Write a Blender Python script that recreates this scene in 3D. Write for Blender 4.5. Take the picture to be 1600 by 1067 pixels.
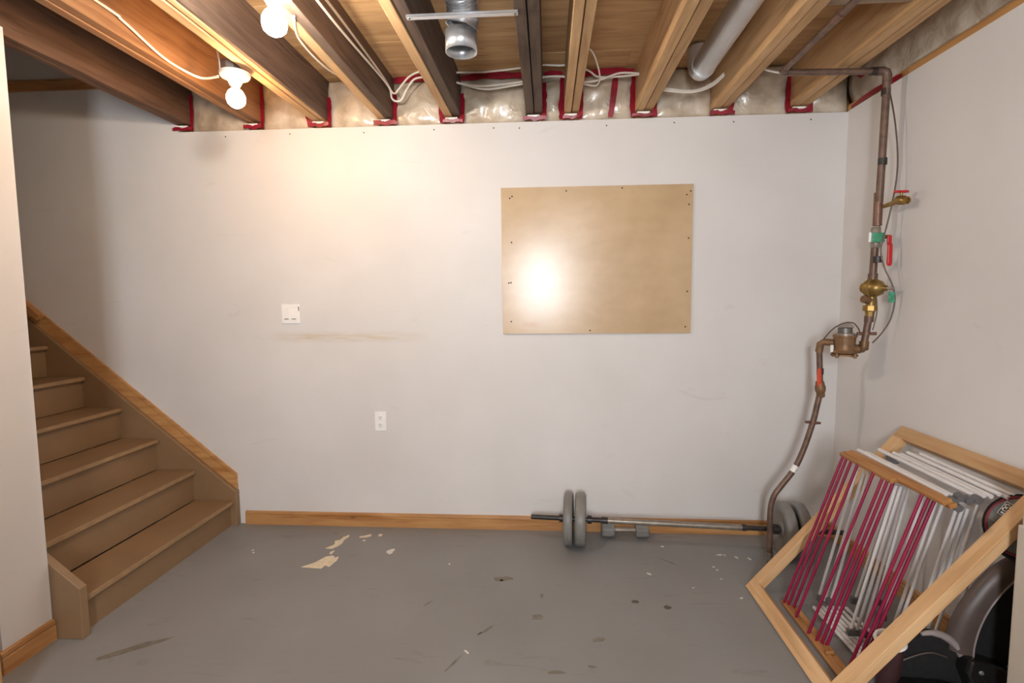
import bpy, bmesh, math, random
from mathutils import Vector, Matrix, noise
random.seed(7)
for o in list(bpy.data.objects): bpy.data.objects.remove(o)
S = bpy.context.scene
C = S.collection
V = Vector

# ------------------------------------------------------------------ camera
def add_camera(loc, yaw, pitch, roll, fpx):
    f = V((-math.sin(yaw)*math.cos(pitch), math.cos(yaw)*math.cos(pitch), -math.sin(pitch)))
    r = V((math.cos(yaw), math.sin(yaw), 0)); u = r.cross(f)
    c, s = math.cos(roll), math.sin(roll)
    r, u = c*r + s*u, -s*r + c*u
    m = Matrix(((r.x, u.x, -f.x, loc[0]), (r.y, u.y, -f.y, loc[1]), (r.z, u.z, -f.z, loc[2]), (0, 0, 0, 1)))
    cd = bpy.data.cameras.new('camera'); co = bpy.data.objects.new('camera', cd); C.objects.link(co)
    cd.sensor_width = 36; cd.lens = fpx*36/1600; cd.clip_start = .05
    co.matrix_world = m; S.camera = co
add_camera((-1.668, -3.168, 1.426), .0677, .0835, -.0082, 831)

# ------------------------------------------------------------------ world, exposure, lamp strengths
W = bpy.data.worlds.new('world'); S.world = W; W.use_nodes = True
bg = W.node_tree.nodes['Background']; bg.inputs[0].default_value = (.93, .96, 1, 1); bg.inputs[1].default_value = 80.0
S.view_settings.view_transform = 'Standard'; S.view_settings.look = 'None'
S.view_settings.gamma = 1; S.view_settings.use_curve_mapping = False
S.view_settings.exposure = 0.06
WARM_BULB, WHITE_BULB, FILL_BULB = 165, 520, 230
# daylight enters by the unseen rear window (a portal only guides sampling)
pl = bpy.data.lights.new('window_portal', 'AREA'); pl.shape = 'RECTANGLE'; pl.size = .46; pl.size_y = .95
pl.cycles.is_portal = True
po = bpy.data.objects.new('window_portal', pl); C.objects.link(po)
po.location = (-1.77, -4.66, 1.62); po.rotation_euler = (math.pi/2, 0, 0)

# ------------------------------------------------------------------ materials
def lin(r, g, b):
    f = lambda c: (c/255/12.92 if c/255 <= .04045 else ((c/255+.055)/1.055)**2.4)
    return (f(r), f(g), f(b), 1)
def nt(name):
    m = bpy.data.materials.new(name); m.use_nodes = True
    n = m.node_tree.nodes; b = n['Principled BSDF']
    return m, n, m.node_tree.links, b
def coords(n, l, scale, rnd=True):
    tc = n.new('ShaderNodeTexCoord'); mp = n.new('ShaderNodeMapping'); mp.inputs['Scale'].default_value = scale
    if rnd:
        oi = n.new('ShaderNodeObjectInfo'); ad = n.new('ShaderNodeVectorMath'); ad.operation = 'MULTIPLY_ADD'
        cb = n.new('ShaderNodeCombineXYZ')
        for k in range(3): l.new(oi.outputs['Random'], cb.inputs[k])
        ad.inputs[1].default_value = (17, 31, 23)
        l.new(cb.outputs[0], ad.inputs[0]); l.new(tc.outputs['Object'], ad.inputs[2]); l.new(ad.outputs[0], mp.inputs[0])
    else:
        l.new(tc.outputs['Object'], mp.inputs[0])
    return mp
def noise_tex(n, l, mp, scale, detail=4, dist=0):
    t = n.new('ShaderNodeTexNoise'); t.inputs['Scale'].default_value = scale; t.inputs['Detail'].default_value = detail
    t.inputs['Distortion'].default_value = dist; l.new(mp.outputs[0], t.inputs['Vector']); return t
def ramp(n, l, src, stops):
    r = n.new('ShaderNodeValToRGB'); e = r.color_ramp.elements
    while len(e) < len(stops): e.new(.5)
    for k, (p, c) in enumerate(stops): e[k].position = p; e[k].color = c
    l.new(src, r.inputs[0]); return r
def mixc(n, l, fac, a, b, mode='MIX'):
    m = n.new('ShaderNodeMix'); m.data_type = 'RGBA'; m.blend_type = mode
    for s, v in ((0, fac), (6, a), (7, b)):
        if hasattr(v, 'links'): l.new(v, m.inputs[s])
        else: m.inputs[s].default_value = v
    return m.outputs[2]
def bump(n, l, src, b, strength, dist=.002):
    k = n.new('ShaderNodeBump'); k.inputs['Strength'].default_value = strength; k.inputs['Distance'].default_value = dist
    l.new(src, k.inputs['Height']); l.new(k.outputs[0], b.inputs['Normal'])
def plain(name, c, rough=.5, metal=0., var=.12, scale=12, bmp=.0, coat=0):
    m, n, l, b = nt(name); mp = coords(n, l, (1, 1, 1)); t = noise_tex(n, l, mp, scale, 5)
    lo = tuple(x*(1-var) for x in c[:3])+(1,); hi = tuple(min(1, x*(1+var)) for x in c[:3])+(1,)
    r = ramp(n, l, t.outputs[0], [(.3, lo), (.7, hi)]); l.new(r.outputs[0], b.inputs['Base Color'])
    b.inputs['Roughness'].default_value = rough; b.inputs['Metallic'].default_value = metal
    b.inputs['Coat Weight'].default_value = coat
    if bmp: bump(n, l, t.outputs[0], b, bmp)
    return m
def wood(name, light, dark, axis='X', rough=.6, knots=.5, grain=1.0):
    m, n, l, b = nt(name)
    sc = {'X': (1, 13, 13), 'Y': (13, 1, 13), 'Z': (13, 13, 1)}[axis]
    mp = coords(n, l, sc); t = noise_tex(n, l, mp, 2.6, 7, .8)
    r = ramp(n, l, t.outputs[0], [(.28, dark), (.5, tuple((dark[k]*.35+light[k]*.65) for k in range(3))+(1,)), (.72, light)])
    s2 = {'X': (1, 2.6, 2.6), 'Y': (2.6, 1, 2.6), 'Z': (2.6, 2.6, 1)}[axis]
    mp2 = coords(n, l, s2); t2 = noise_tex(n, l, mp2, 3.1, 2)
    r2 = ramp(n, l, t2.outputs[0], [(.3, (.78, .74, .7, 1)), (.65, (1, 1, 1, 1))])
    c = mixc(n, l, .8*grain, r.outputs[0], r2.outputs[0], 'MULTIPLY')
    v = n.new('ShaderNodeTexVoronoi'); v.inputs['Scale'].default_value = 3.3; l.new(mp2.outputs[0], v.inputs['Vector'])
    r3 = ramp(n, l, v.outputs['Distance'], [(.03, (1, 1, 1, 1)), (.085, (0, 0, 0, 1))])
    f = n.new('ShaderNodeMath'); f.operation = 'MULTIPLY'; f.inputs[1].default_value = knots; l.new(r3.outputs[0], f.inputs[0])
    c = mixc(n, l, f.outputs[0], c, tuple(x*.35 for x in dark[:3])+(1,))
    oi = n.new('ShaderNodeObjectInfo'); rr = ramp(n, l, oi.outputs['Random'], [(0, (.80, .77, .74, 1)), (1, (1.0, 1.0, 1.0, 1))])
    c = mixc(n, l, 1.0, c, rr.outputs[0], 'MULTIPLY')
    l.new(c, b.inputs['Base Color']); b.inputs['Roughness'].default_value = rough
    bump(n, l, t.outputs[0], b, .25, .0015)
    return m
def woods(name, light, dark, **k): return {a: wood(name+'_'+a.lower(), light, dark, a, **k) for a in 'XYZ'}
PINE = woods('pine_varnished', lin(216, 168, 112), lin(180, 124, 72), rough=.35, knots=.7)
FRAMEW = woods('pine_raw', lin(236, 198, 150), lin(212, 166, 114), rough=.55, knots=.55)
RACKW = woods('rack_wood', lin(205, 152, 92), lin(160, 105, 55), rough=.45, knots=.3)
JLIGHT = woods('joist_light', lin(226, 188, 140), lin(192, 150, 104), rough=.75, knots=.5)
JORANGE = woods('joist_orange', lin(176, 130, 90), lin(136, 95, 62), rough=.75, knots=.5)
JDARK = woods('joist_dark', lin(112, 92, 78), lin(72, 55, 45), rough=.8, knots=.2)
JRED = woods('joist_brown', lin(124, 92, 70), lin(82, 58, 44), rough=.8, knots=.3)
SUBF = woods('subfloor', lin(224, 186, 136), lin(194, 152, 104), rough=.75, knots=.6)
GREYW = woods('grey_wood', lin(190, 168, 145), lin(150, 128, 108), rough=.8, knots=.4)

def wall_mat(name, stain=False):
    m, n, l, b = nt(name); tc = n.new('ShaderNodeTexCoord'); g = n.new('ShaderNodeNewGeometry')
    t = n.new('ShaderNodeTexNoise'); t.inputs['Scale'].default_value = 1.7; t.inputs['Detail'].default_value = 6
    l.new(g.outputs['Position'], t.inputs['Vector'])
    r = ramp(n, l, t.outputs[0], [(.3, lin(219, 216, 214)), (.7, lin(228, 226, 225))]); c = r.outputs[0]
    # scuffs
    mp = n.new('ShaderNodeMapping'); mp.inputs['Scale'].default_value = (1.5, 1.5, 5); l.new(g.outputs['Position'], mp.inputs[0])
    s = noise_tex(n, l, mp, 2.2, 9, 1.2); rs = ramp(n, l, s.outputs[0], [(.66, (0, 0, 0, 1)), (.8, (.25, .25, .25, 1))])
    c = mixc(n, l, rs.outputs[0], c, lin(190, 182, 174))
    if stain:   # brown rub mark below the light switch
        sp = n.new('ShaderNodeSeparateXYZ'); l.new(g.outputs['Position'], sp.inputs[0])
        def band(sock, mid, half, soft):
            a = n.new('ShaderNodeMath'); a.operation = 'SUBTRACT'; a.inputs[1].default_value = mid; l.new(sock, a.inputs[0])
            a2 = n.new('ShaderNodeMath'); a2.operation = 'ABSOLUTE'; l.new(a.outputs[0], a2.inputs[0])
            mr = n.new('ShaderNodeMapRange'); mr.inputs[1].default_value = half; mr.inputs[2].default_value = half+soft
            mr.inputs[3].default_value = 1; mr.inputs[4].default_value = 0; l.new(a2.outputs[0], mr.inputs[0]); return mr.outputs[0]
        bx_ = band(sp.outputs[0], -2.92, .26, .28); bz = band(sp.outputs[2], 1.19, .010, .03)
        mm = n.new('ShaderNodeMath'); mm.operation = 'MULTIPLY'; l.new(bx_, mm.inputs[0]); l.new(bz, mm.inputs[1])
        mp3 = n.new('ShaderNodeMapping'); mp3.inputs['Scale'].default_value = (6, 6, 40); l.new(g.outputs['Position'], mp3.inputs[0])
        t3 = noise_tex(n, l, mp3, 1.2, 5); r4 = ramp(n, l, t3.outputs[0], [(.3, (0, 0, 0, 1)), (.65, (.8, .8, .8, 1))])
        m2 = n.new('ShaderNodeMath'); m2.operation = 'MULTIPLY'; l.new(mm.outputs[0], m2.inputs[0]); l.new(r4.outputs[0], m2.inputs[1])
        c = mixc(n, l, m2.outputs[0], c, lin(208, 194, 170))
    l.new(c, b.inputs['Base Color']); b.inputs['Roughness'].default_value = .55
    fine = n.new('ShaderNodeTexNoise'); fine.inputs['Scale'].default_value = 90; l.new(g.outputs['Position'], fine.inputs['Vector'])
    bump(n, l, fine.outputs[0], b, .05, .001)
    return m
M_WALL = wall_mat('white_drywall'); M_WALLB = wall_mat('white_drywall_marked', True)
def floor_mat():
    m, n, l, b = nt('grey_floor_paint'); g = n.new('ShaderNodeNewGeometry')
    t = n.new('ShaderNodeTexNoise'); t.inputs['Scale'].default_value = 1.3; t.inputs['Detail'].default_value = 7; l.new(g.outputs['Position'], t.inputs['Vector'])
    r = ramp(n, l, t.outputs[0], [(.3, lin(130, 129, 128)), (.7, lin(143, 143, 143))]); c = r.outputs[0]
    mp = n.new('ShaderNodeMapping'); mp.inputs['Rotation'].default_value = (0, 0, .7); mp.inputs['Scale'].default_value = (1.2, 5, 1); l.new(g.outputs['Position'], mp.inputs[0])
    s = noise_tex(n, l, mp, 3.0, 10, 1.5); rs = ramp(n, l, s.outputs[0], [(.63, (0, 0, 0, 1)), (.75, (.5, .5, .5, 1))])
    c = mixc(n, l, rs.outputs[0], c, lin(112, 106, 96))
    v = n.new('ShaderNodeTexNoise'); v.inputs['Scale'].default_value = 42; v.inputs['Detail'].default_value = 2; l.new(g.outputs['Position'], v.inputs['Vector'])
    rv = ramp(n, l, v.outputs[0], [(.77, (0, 0, 0, 1)), (.8, (.7, .7, .7, 1))]); c = mixc(n, l, rv.outputs[0], c, lin(165, 160, 152))
    l.new(c, b.inputs['Base Color']); b.inputs['Roughness'].default_value = .48
    bump(n, l, t.outputs[0], b, .12, .004)
    return m
M_FLOOR = floor_mat()
def film_mat():
    m, n, l, b = nt('vapour_barrier_film'); mp = coords(n, l, (1, 1, 1)); t = noise_tex(n, l, mp, 9, 5, .5)
    r = ramp(n, l, t.outputs[0], [(.3, lin(168, 150, 128)), (.55, lin(206, 192, 172)), (.75, lin(220, 210, 196))]); l.new(r.outputs[0], b.inputs['Base Color'])
    b.inputs['Roughness'].default_value = .3; b.inputs['Coat Weight'].default_value = .5; b.inputs['Coat Roughness'].default_value = .12
    mp2 = coords(n, l, (1, 1, 1)); t2 = noise_tex(n, l, mp2, 11, 3, .8); bump(n, l, t2.outputs[0], b, .8, .012)
    return m
M_FILM = film_mat()
def emis(name, c, s):
    m = bpy.data.materials.new(name); m.use_nodes = True; n = m.node_tree.nodes; n.remove(n['Principled BSDF'])
    e = n.new('ShaderNodeEmission'); e.inputs[0].default_value = c; e.inputs[1].default_value = s
    m.node_tree.links.new(e.outputs[0], n['Material Output'].inputs[0]); return m
M_TAPE = plain('red_tape', lin(140, 20, 40), .35, 0, .25, 30, .3)
M_STAIR = plain('brown_stair_paint', lin(140, 112, 82), .42, 0, .08, 4, .05)
M_STAIRW = plain('worn_stair_edge', lin(158, 128, 92), .45, 0, .15, 20)
M_WHITEP = plain('white_plastic', lin(250, 249, 247), .35, 0, .02)
M_PORC = plain('white_porcelain', lin(205, 203, 198), .2, 0, .02, coat=.4)
M_DARKP = plain('dark_plastic', lin(44, 40, 40), .45, 0, .15)
M_SLOT = plain('slot_dark', lin(40, 36, 34), .6, 0, .1)
M_STEEL = plain('galvanised_steel', lin(205, 209, 214), .3, .8, .1, 18, .05)
M_DUCTW = plain('pale_duct_metal', lin(222, 224, 226), .38, .75, .06, 10, .03)
M_BOX = plain('steel_box', lin(120, 118, 115), .45, .8, .15)
M_CABLE = plain('white_cable_sheath', lin(226, 218, 205), .45, 0, .08)
M_COPPER = plain('tarnished_copper', lin(112, 90, 78), .45, .4, .28, 25, .05)
M_COPPERR = plain('reddish_copper', lin(122, 92, 78), .42, .45, .25, 30)
M_BRASS = plain('aged_brass', lin(150, 122, 70), .38, .7, .25, 30, .05)
M_BRONZE = plain('brown_bronze', lin(130, 100, 72), .48, .45, .25, 30, .1)
M_SOLDER = plain('grey_solder', lin(160, 150, 140), .4, .6, .2, 40)
M_RED = plain('red_handle', lin(190, 28, 36), .35, 0, .1)
M_ORANGE = plain('orange_handle', lin(205, 72, 40), .4, 0, .1)
M_GREEN = plain('green_tag', lin(70, 150, 118), .35, 0, .3, 60)
M_WIRE = plain('brown_wire', lin(92, 76, 66), .45, .2, .15)
M_IRON = plain('grey_weight_vinyl', lin(128, 126, 122), .42, 0, .12, 9, .08)
M_BARG = plain('worn_steel_bar', lin(150, 142, 132), .42, .55, .2, 25, .08)
M_BLACK = plain('black_sleeve', lin(48, 44, 42), .4, .1, .25, 25)
M_ROD = plain('crimson_rod', lin(142, 14, 62), .38, 0, .15, 14)
M_TUBE = plain('white_enamel_tube', lin(228, 226, 226), .3, 0, .05)
M_JOINT = plain('grey_plastic_joint', lin(104, 104, 106), .45, 0, .1)
M_VINYL = plain('brown_vinyl', lin(80, 67, 62), .42, 0, .15, 14, .08)
M_CLOTH = plain('black_fabric', lin(22, 22, 23), .9, 0, .3, 60, .4)
M_GLOSSB = plain('black_gloss_plastic', lin(30, 28, 28), .25, 0, .2, 20)
M_GREYC = plain('grey_bag_cloth', lin(112, 112, 110), .6, 0, .1, 30, .1)
M_PIPING = plain('dark_red_piping', lin(122, 34, 44), .5, 0, .1)
M_CUPB = plain('cup_maroon', lin(66, 40, 42), .45, 0, .2)
M_GREYS = plain('grey_strap', lin(150, 140, 138), .45, 0, .15, 20)
M_CHIP = plain('bare_concrete', lin(226, 212, 186), .7, 0, .1, 40)
M_CHIPW = plain('white_paint_spot', lin(220, 216, 208), .6, 0, .05)
M_STAIN = plain('brown_floor_stain', lin(118, 112, 101), .55, 0, .2, 40)
M_STAIND = plain('dark_floor_stain', lin(84, 76, 66), .6, 0, .25, 60)
M_OUTER = plain('dark_outer', lin(140, 132, 120), .8, 0, .05)
M_POST = plain('beige_casing_paint', lin(206, 196, 182), .45, 0, .03)
def board_mat():
    m, n, l, b = nt('birch_panel'); mp = coords(n, l, (1, 1, 1), False)
    mp2 = coords(n, l, (4, 8, 7), False); t = noise_tex(n, l, mp2, 2, 5, .3)
    r = ramp(n, l, t.outputs[0], [(.25, lin(198, 170, 132)), (.75, lin(206, 178, 141))]); c = r.outputs[0]
    t2 = noise_tex(n, l, mp, 3.5, 3); r2 = ramp(n, l, t2.outputs[0], [(.35, (.9, .88, .85, 1)), (.65, (1, 1, 1, 1))]); c = mixc(n, l, .8, c, r2.outputs[0], 'MULTIPLY')
    g = n.new('ShaderNodeVectorMath'); g.operation = 'DISTANCE'; g.inputs[1].default_value = (-.37*1.6, 0, -.37*5)
    mp3 = coords(n, l, (1.6, 0, 5), False); l.new(mp3.outputs[0], g.inputs[0])
    nn = noise_tex(n, l, mp, 22, 4); ad = n.new('ShaderNodeMath'); ad.operation = 'MULTIPLY_ADD'; ad.inputs[1].default_value = .12; l.new(nn.outputs[0], ad.inputs[0]); l.new(g.outputs['Value'], ad.inputs[2])
    r3 = ramp(n, l, ad.outputs[0], [(.06, (.5, .5, .5, 1)), (.17, (0, 0, 0, 1))]); c = mixc(n, l, r3.outputs[0], c, lin(186, 132, 78))
    l.new(c, b.inputs['Base Color']); b.inputs["Roughness"].default_value = .25; b.inputs["Specular IOR Level"].default_value = .6
    return m
M_BOARD = board_mat()

# ------------------------------------------------------------------ mesh helpers
def nb(): return bmesh.new()
def box(bm, x0, x1, y0, y1, z0, z1):
    v = [bm.verts.new(c) for c in ((x0, y0, z0), (x1, y0, z0), (x1, y1, z0), (x0, y1, z0), (x0, y0, z1), (x1, y0, z1), (x1, y1, z1), (x0, y1, z1))]
    for f in ((3, 2, 1, 0), (4, 5, 6, 7), (0, 1, 5, 4), (1, 2, 6, 5), (2, 3, 7, 6), (3, 0, 4, 7)): bm.faces.new([v[k] for k in f])
    return bm
def B(*a): return box(nb(), *a)
def frame_of(d):
    d = V(d).normalized(); a = V((0, 0, 1)) if abs(d.z) < .9 else V((1, 0, 0))
    u = d.cross(a).normalized(); return d, u, u.cross(d)
def spline(pts, k=6):
    P = [V(q) for q in pts]
    if len(P) < 3: return P
    out = []
    for i in range(len(P)-1):
        a, b, c, d = P[max(i-1, 0)], P[i], P[i+1], P[min(i+2, len(P)-1)]
        for j in range(k):
            t = j/k; out.append(.5*((2*b)+(c-a)*t+(2*a-5*b+4*c-d)*t*t+(3*b-3*c+d-a)*t**3))
    return out+[P[-1]]
def tube(bm, pts, r, seg=10, smooth=0, cap=True):
    P = spline(pts, smooth) if smooth else [V(q) for q in pts]
    R = r if isinstance(r, (list, tuple)) else [r]*len(P)
    if len(R) != len(P): R = [R[min(int(i/(len(P)-1)*(len(R)-1)+.5), len(R)-1)] for i in range(len(P))]
    _, u, w = frame_of(P[1]-P[0]); rings = []
    for i, q in enumerate(P):
        t = (P[min(i+1, len(P)-1)]-P[max(i-1, 0)]).normalized()
        u = (u-t*u.dot(t)).normalized(); w = t.cross(u)
        rings.append([bm.verts.new(q+R[i]*(math.cos(2*math.pi*k/seg)*u+math.sin(2*math.pi*k/seg)*w)) for k in range(seg)])
    for a, b in zip(rings, rings[1:]):
        for k in range(seg): bm.faces.new((a[k], a[(k+1) % seg], b[(k+1) % seg], b[k]))
    if cap: bm.faces.new(rings[0][::-1]); bm.faces.new(rings[-1])
    return bm
def T(*a, **k): return tube(nb(), *a, **k)
def lathe(bm, prof, o, d, seg=24, closed=False):
    d, u, w = frame_of(d); o = V(o); rings = []
    for r, h in prof:
        if r < 1e-6: rings.append([bm.verts.new(o+d*h)])
        else: rings.append([bm.verts.new(o+d*h+r*(math.cos(2*math.pi*k/seg)*u+math.sin(2*math.pi*k/seg)*w)) for k in range(seg)])
    pairs = list(zip(rings, rings[1:]))
    if closed: pairs.append((rings[-1], rings[0]))
    for a, b in pairs:
        for k in range(seg):
            k2 = (k+1) % seg
            if len(a) == 1 and len(b) == 1: continue
            if len(a) == 1: bm.faces.new((a[0], b[k2], b[k]))
            elif len(b) == 1: bm.faces.new((a[k], a[k2], b[0]))
            else: bm.faces.new((a[k], a[k2], b[k2], b[k]))
    return bm
def L(*a, **k): return lathe(nb(), *a, **k)
def prism(bm, poly, fn0, fn1):
    a = [bm.verts.new(fn0(*q)) for q in poly]; b = [bm.verts.new(fn1(*q)) for q in poly]; n = len(poly)
    bm.faces.new(a); bm.faces.new(b[::-1])
    for k in range(n): bm.faces.new((a[k], b[k], b[(k+1) % n], a[(k+1) % n]))
    return bm
def pr_y(poly, y0, y1): return prism(nb(), poly, lambda x, z: (x, y0, z), lambda x, z: (x, y1, z))
def pr_x(poly, x0, x1): return prism(nb(), poly, lambda y, z: (x0, y, z), lambda y, z: (x1, y, z))
def pr_z(poly, z0, z1): return prism(nb(), poly, lambda x, y: (x, y, z0), lambda x, y: (x, y, z1))
def link_parent(o, parent):
    if parent is not None:
        o.parent = parent; o.matrix_parent_inverse = Matrix.Translation(-V(parent['_loc'])) if '_loc' in parent else Matrix.Translation(-parent.location)
def obj(name, bm, mat, parent=None, smooth=False, bevel=0, label=None, base=False):
    bmesh.ops.recalc_face_normals(bm, faces=bm.faces)
    lo = V([min(v.co[k] for v in bm.verts) for k in range(3)]); hi = V([max(v.co[k] for v in bm.verts) for k in range(3)])
    c = (lo+hi)/2
    if base: c.z = lo.z
    for v in bm.verts: v.co -= c
    me = bpy.data.meshes.new(name); bm.to_mesh(me); bm.free()
    if smooth:
        for p in me.polygons: p.use_smooth = True
        try: me.set_sharp_from_angle(angle=math.radians(45))
        except Exception: pass
    me.materials.append(mat); o = bpy.data.objects.new(name, me); C.objects.link(o); o.location = c
    if bevel:
        mo = o.modifiers.new('bevel', 'BEVEL'); mo.width = bevel; mo.segments = 2; mo.limit_method = 'ANGLE'; mo.angle_limit = math.radians(40)
    link_parent(o, parent)
    if label: o['label'] = label
    return o
def bar(name, p0, p1, w, h, up, mat, parent=None, bevel=.002):
    "a straight timber along local X, w across and h along up"
    p0, p1 = V(p0), V(p1); d = (p1-p0); ln = d.length; d.normalize(); up = V(up); up = (up-d*up.dot(d)).normalized(); s = up.cross(d)
    o = obj(name, B(-ln/2, ln/2, -w/2, w/2, -h/2, h/2), mat, None, bevel=bevel)
    c = (p0+p1)/2
    m = Matrix(((d.x, s.x, up.x, c.x), (d.y, s.y, up.y, c.y), (d.z, s.z, up.z, c.z), (0, 0, 0, 1)))
    o.matrix_basis = m; link_parent(o, parent); return o
def tag(o, label, cat, group=None):
    o['label'] = label; o['category'] = cat
    if group: o['group'] = group
    return o
def thing(name, loc, label, cat, group=None):
    o = bpy.data.objects.new(name, None); C.objects.link(o); o.location = loc; o.empty_display_size = .05; return tag(o, label, cat, group)
def struct(o): o['kind'] = 'structure'; return o
def dup(root, delta):
    r = root.copy(); C.objects.link(r); r.location = root.location+V(delta)
    def rec(src, dst):
        for ch in [c for c in bpy.data.objects if c.parent == src]:
            c = ch.copy(); C.objects.link(c); c.parent = dst; rec(ch, c)
    rec(root, r); return r

# ------------------------------------------------------------------ the room shell
ZT, ZJ, ZS = 2.44, 2.475, 2.712          # drywall top, joist underside, subfloor underside
YR, XL = -4.6, -5.3
def marks(parent, name, mat, polys, z0=.0, z1=.0006):
    for q in polys: obj(name, pr_z(q, z0, z1), mat, parent)
def blob(cx, cy, rx, ry, a=0, n=11, j=.3):
    out = []
    for k in range(n):
        t = 2*math.pi*k/n; s = 1+random.uniform(-j, j); x, y = rx*s*math.cos(t), ry*s*math.sin(t)
        out.append((cx+x*math.cos(a)-y*math.sin(a), cy+x*math.sin(a)+y*math.cos(a)))
    return out
fl = struct(obj('floor', B(-7.2, .15, YR-.15, .15, -.12, 0), M_FLOOR))
marks(fl, 'bare_patch', M_CHIP, [
    [(-2.985, -.525), (-2.93, -.47), (-2.90, -.405), (-2.862, -.39), (-2.845, -.415), (-2.828, -.40), (-2.82, -.44), (-2.835, -.515), (-2.862, -.5), (-2.87, -.535)],
    [(-2.945, -.31), (-2.91, -.26), (-2.925, -.215), (-2.9, -.2), (-2.895, -.165), (-2.87, -.13), (-2.862, -.16), (-2.875, -.2), (-2.87, -.25), (-2.885, -.29), (-2.905, -.315)],
    [(-2.80, -.15), (-2.775, -.14), (-2.74, -.115), (-2.73, -.14), (-2.755, -.162), (-2.795, -.168)],
    blob(-2.68, -.128, .014, .02), blob(-2.885, -.355, .01, .022), blob(-2.755, -.2, .008, .012)])
marks(fl, 'paint_spot', M_CHIPW, [blob(x, y, rx, ry, random.random()*3) for x, y, rx, ry in (
    (-.727, -.275, .02, .007), (-.70, -.277, .008, .005), (-.645, -.30, .014, .005), (-.58, -.31, .016, .006), (-1.02, -.19, .009, .009),
    (-.80, -.41, .007, .006), (-.79, -.44, .008, .005), (-1.15, -.50, .014, .008), (-.96, -.62, .006, .005), (-.76, -.70, .01, .006),
    (-.80, -.53, .006, .005), (-2.0, -1.15, .014, .004), (-2.2, -.45, .008, .005), (-3.35, -.35, .008, .006), (-3.33, -.38, .008, .006), (-2.56, -.33, .02, .03))])
marks(fl, 'floor_stain', M_STAIN, [blob(-3.36, -1.20, .13, .02, .62, 14, .2), blob(-1.90, -.585, .05, .022, .2), blob(-1.72, -.90, .028, .022, 0), blob(-1.46, -1.045, .03, .014, .4),
    blob(-1.93, -1.0, .034, .007, .9), blob(-1.64, -1.25, .03, .01, 0), blob(-1.50, -1.21, .016, .008, 0), blob(-2.04, -1.22, .045, .006, 1.1), blob(-1.70, -.73, .01, .022, 0), blob(-1.03, -.36, .05, .006, -.8), blob(-2.23, -.82, .03, .005, 1.0)])
marks(fl, 'dark_spot', M_STAIND, [blob(-1.265, -.756, .016, .013), blob(-1.125, -.795, .02, .018, .5), blob(-1.905, -.60, .012, .008, .5), blob(-1.96, -1.03, .014, .005, .9)])

wb = struct(obj('wall_back', B(-3.9, 0, 0, .13, 0, ZT-.006), M_WALLB))
struct(obj('wall_back_stairwell', B(-7.2, -3.9, 0, .13, 0, 4.6), M_WALL))
obj('top_plate', B(-3.9, .006, .06, .13, ZT-.006, ZJ), SUBF['X'], wb)
obj('rim_board', B(-3.9, .13, .10, .13, ZJ, 2.74), SUBF['X'], wb)
for x, z in ((-3.6, 2.40), (-3.2, 2.405), (-2.75, 2.4), (-2.33, 2.405), (-1.98, 2.405), (-1.83, 2.4), (-1.33, 2.4), (-.95, 2.405), (-.62, 2.4), (-.2, 2.4)):
    obj('nail_head', L([(.0, .0008), (.004, .0006), (.0045, -.0005)], (x, 0, z), (0, -1, 0), 8), M_SLOT, wb)
wr = struct(obj('wall_right', B(0, .13, YR, .13, 0, ZT), M_WALL))
obj('top_plate', B(.006, .13, YR, .13, ZT, ZJ), PINE['Y'], wr)
obj('rim_board', B(.10, .13, YR, .13, ZJ, 2.74), SUBF['Y'], wr)
wl = struct(obj('wall_left', B(-7.2, -3.757, -1.371, -1.165, 0, ZJ), M_WALL))
struct(obj('wall_left_upper', B(-7.2, -3.9, -1.371, -1.165, ZJ, 4.6), M_WALL))
struct(obj('wall_left_far', B(XL-.12, XL, YR, -1.371, 0, 2.74), M_WALL))
struct(obj('wall_stairwell_end', B(-7.3, -7.2, -1.371, .13, 0, 4.7), M_WALL))
struct(obj('wall_stairwell_side', B(-3.9, -3.86, -1.371, .13, 2.74, 4.6), M_WALL))
struct(obj('ceiling_stairwell', B(-7.3, -3.86, -1.371, .13, 4.6, 4.7), M_WALL))
# rear wall; unseen window opening placed for the plywood panel's highlight and cool fill
wx0, wx1, wz0, wz1 = -2.0, -1.54, 1.15, 2.1
wq = nb()
box(wq, XL-.12, wx0, YR-.12, YR, 0, 2.74); box(wq, wx1, .13, YR-.12, YR, 0, 2.74); box(wq, wx0, wx1, YR-.12, YR, 0, wz0); box(wq, wx0, wx1, YR-.12, YR, wz1, 2.74)
struct(obj('wall_rear', wq, M_WALL))
wq = nb(); t = .035
box(wq, wx0, wx0+t, YR-.1, YR-.04, wz0, wz1); box(wq, wx1-t, wx1, YR-.1, YR-.04, wz0, wz1)
box(wq, wx0, wx1, YR-.1, YR-.04, wz0, wz0+t); box(wq, wx0, wx1, YR-.1, YR-.04, wz1-t, wz1); box(wq, wx0, wx1, YR-.09, YR-.05, 1.605, 1.635)
struct(obj('window_1', wq, M_WHITEP))
# casing that ends the right-hand wall towards the room, and door casing on the left
struct(obj('trim_1', B(-.186, 0, -1.60, -1.45, 0, .85), M_POST, bevel=.004))
obj('plinth_block', B(-.192, -.003, -1.607, -1.442, 0, .70), M_POST, bpy.data.objects['trim_1'], bevel=.005)
struct(obj('trim_2', B(-3.62, -3.5, -1.66, -1.6, 0, 2.1), PINE['Z'], bevel=.003))
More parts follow.
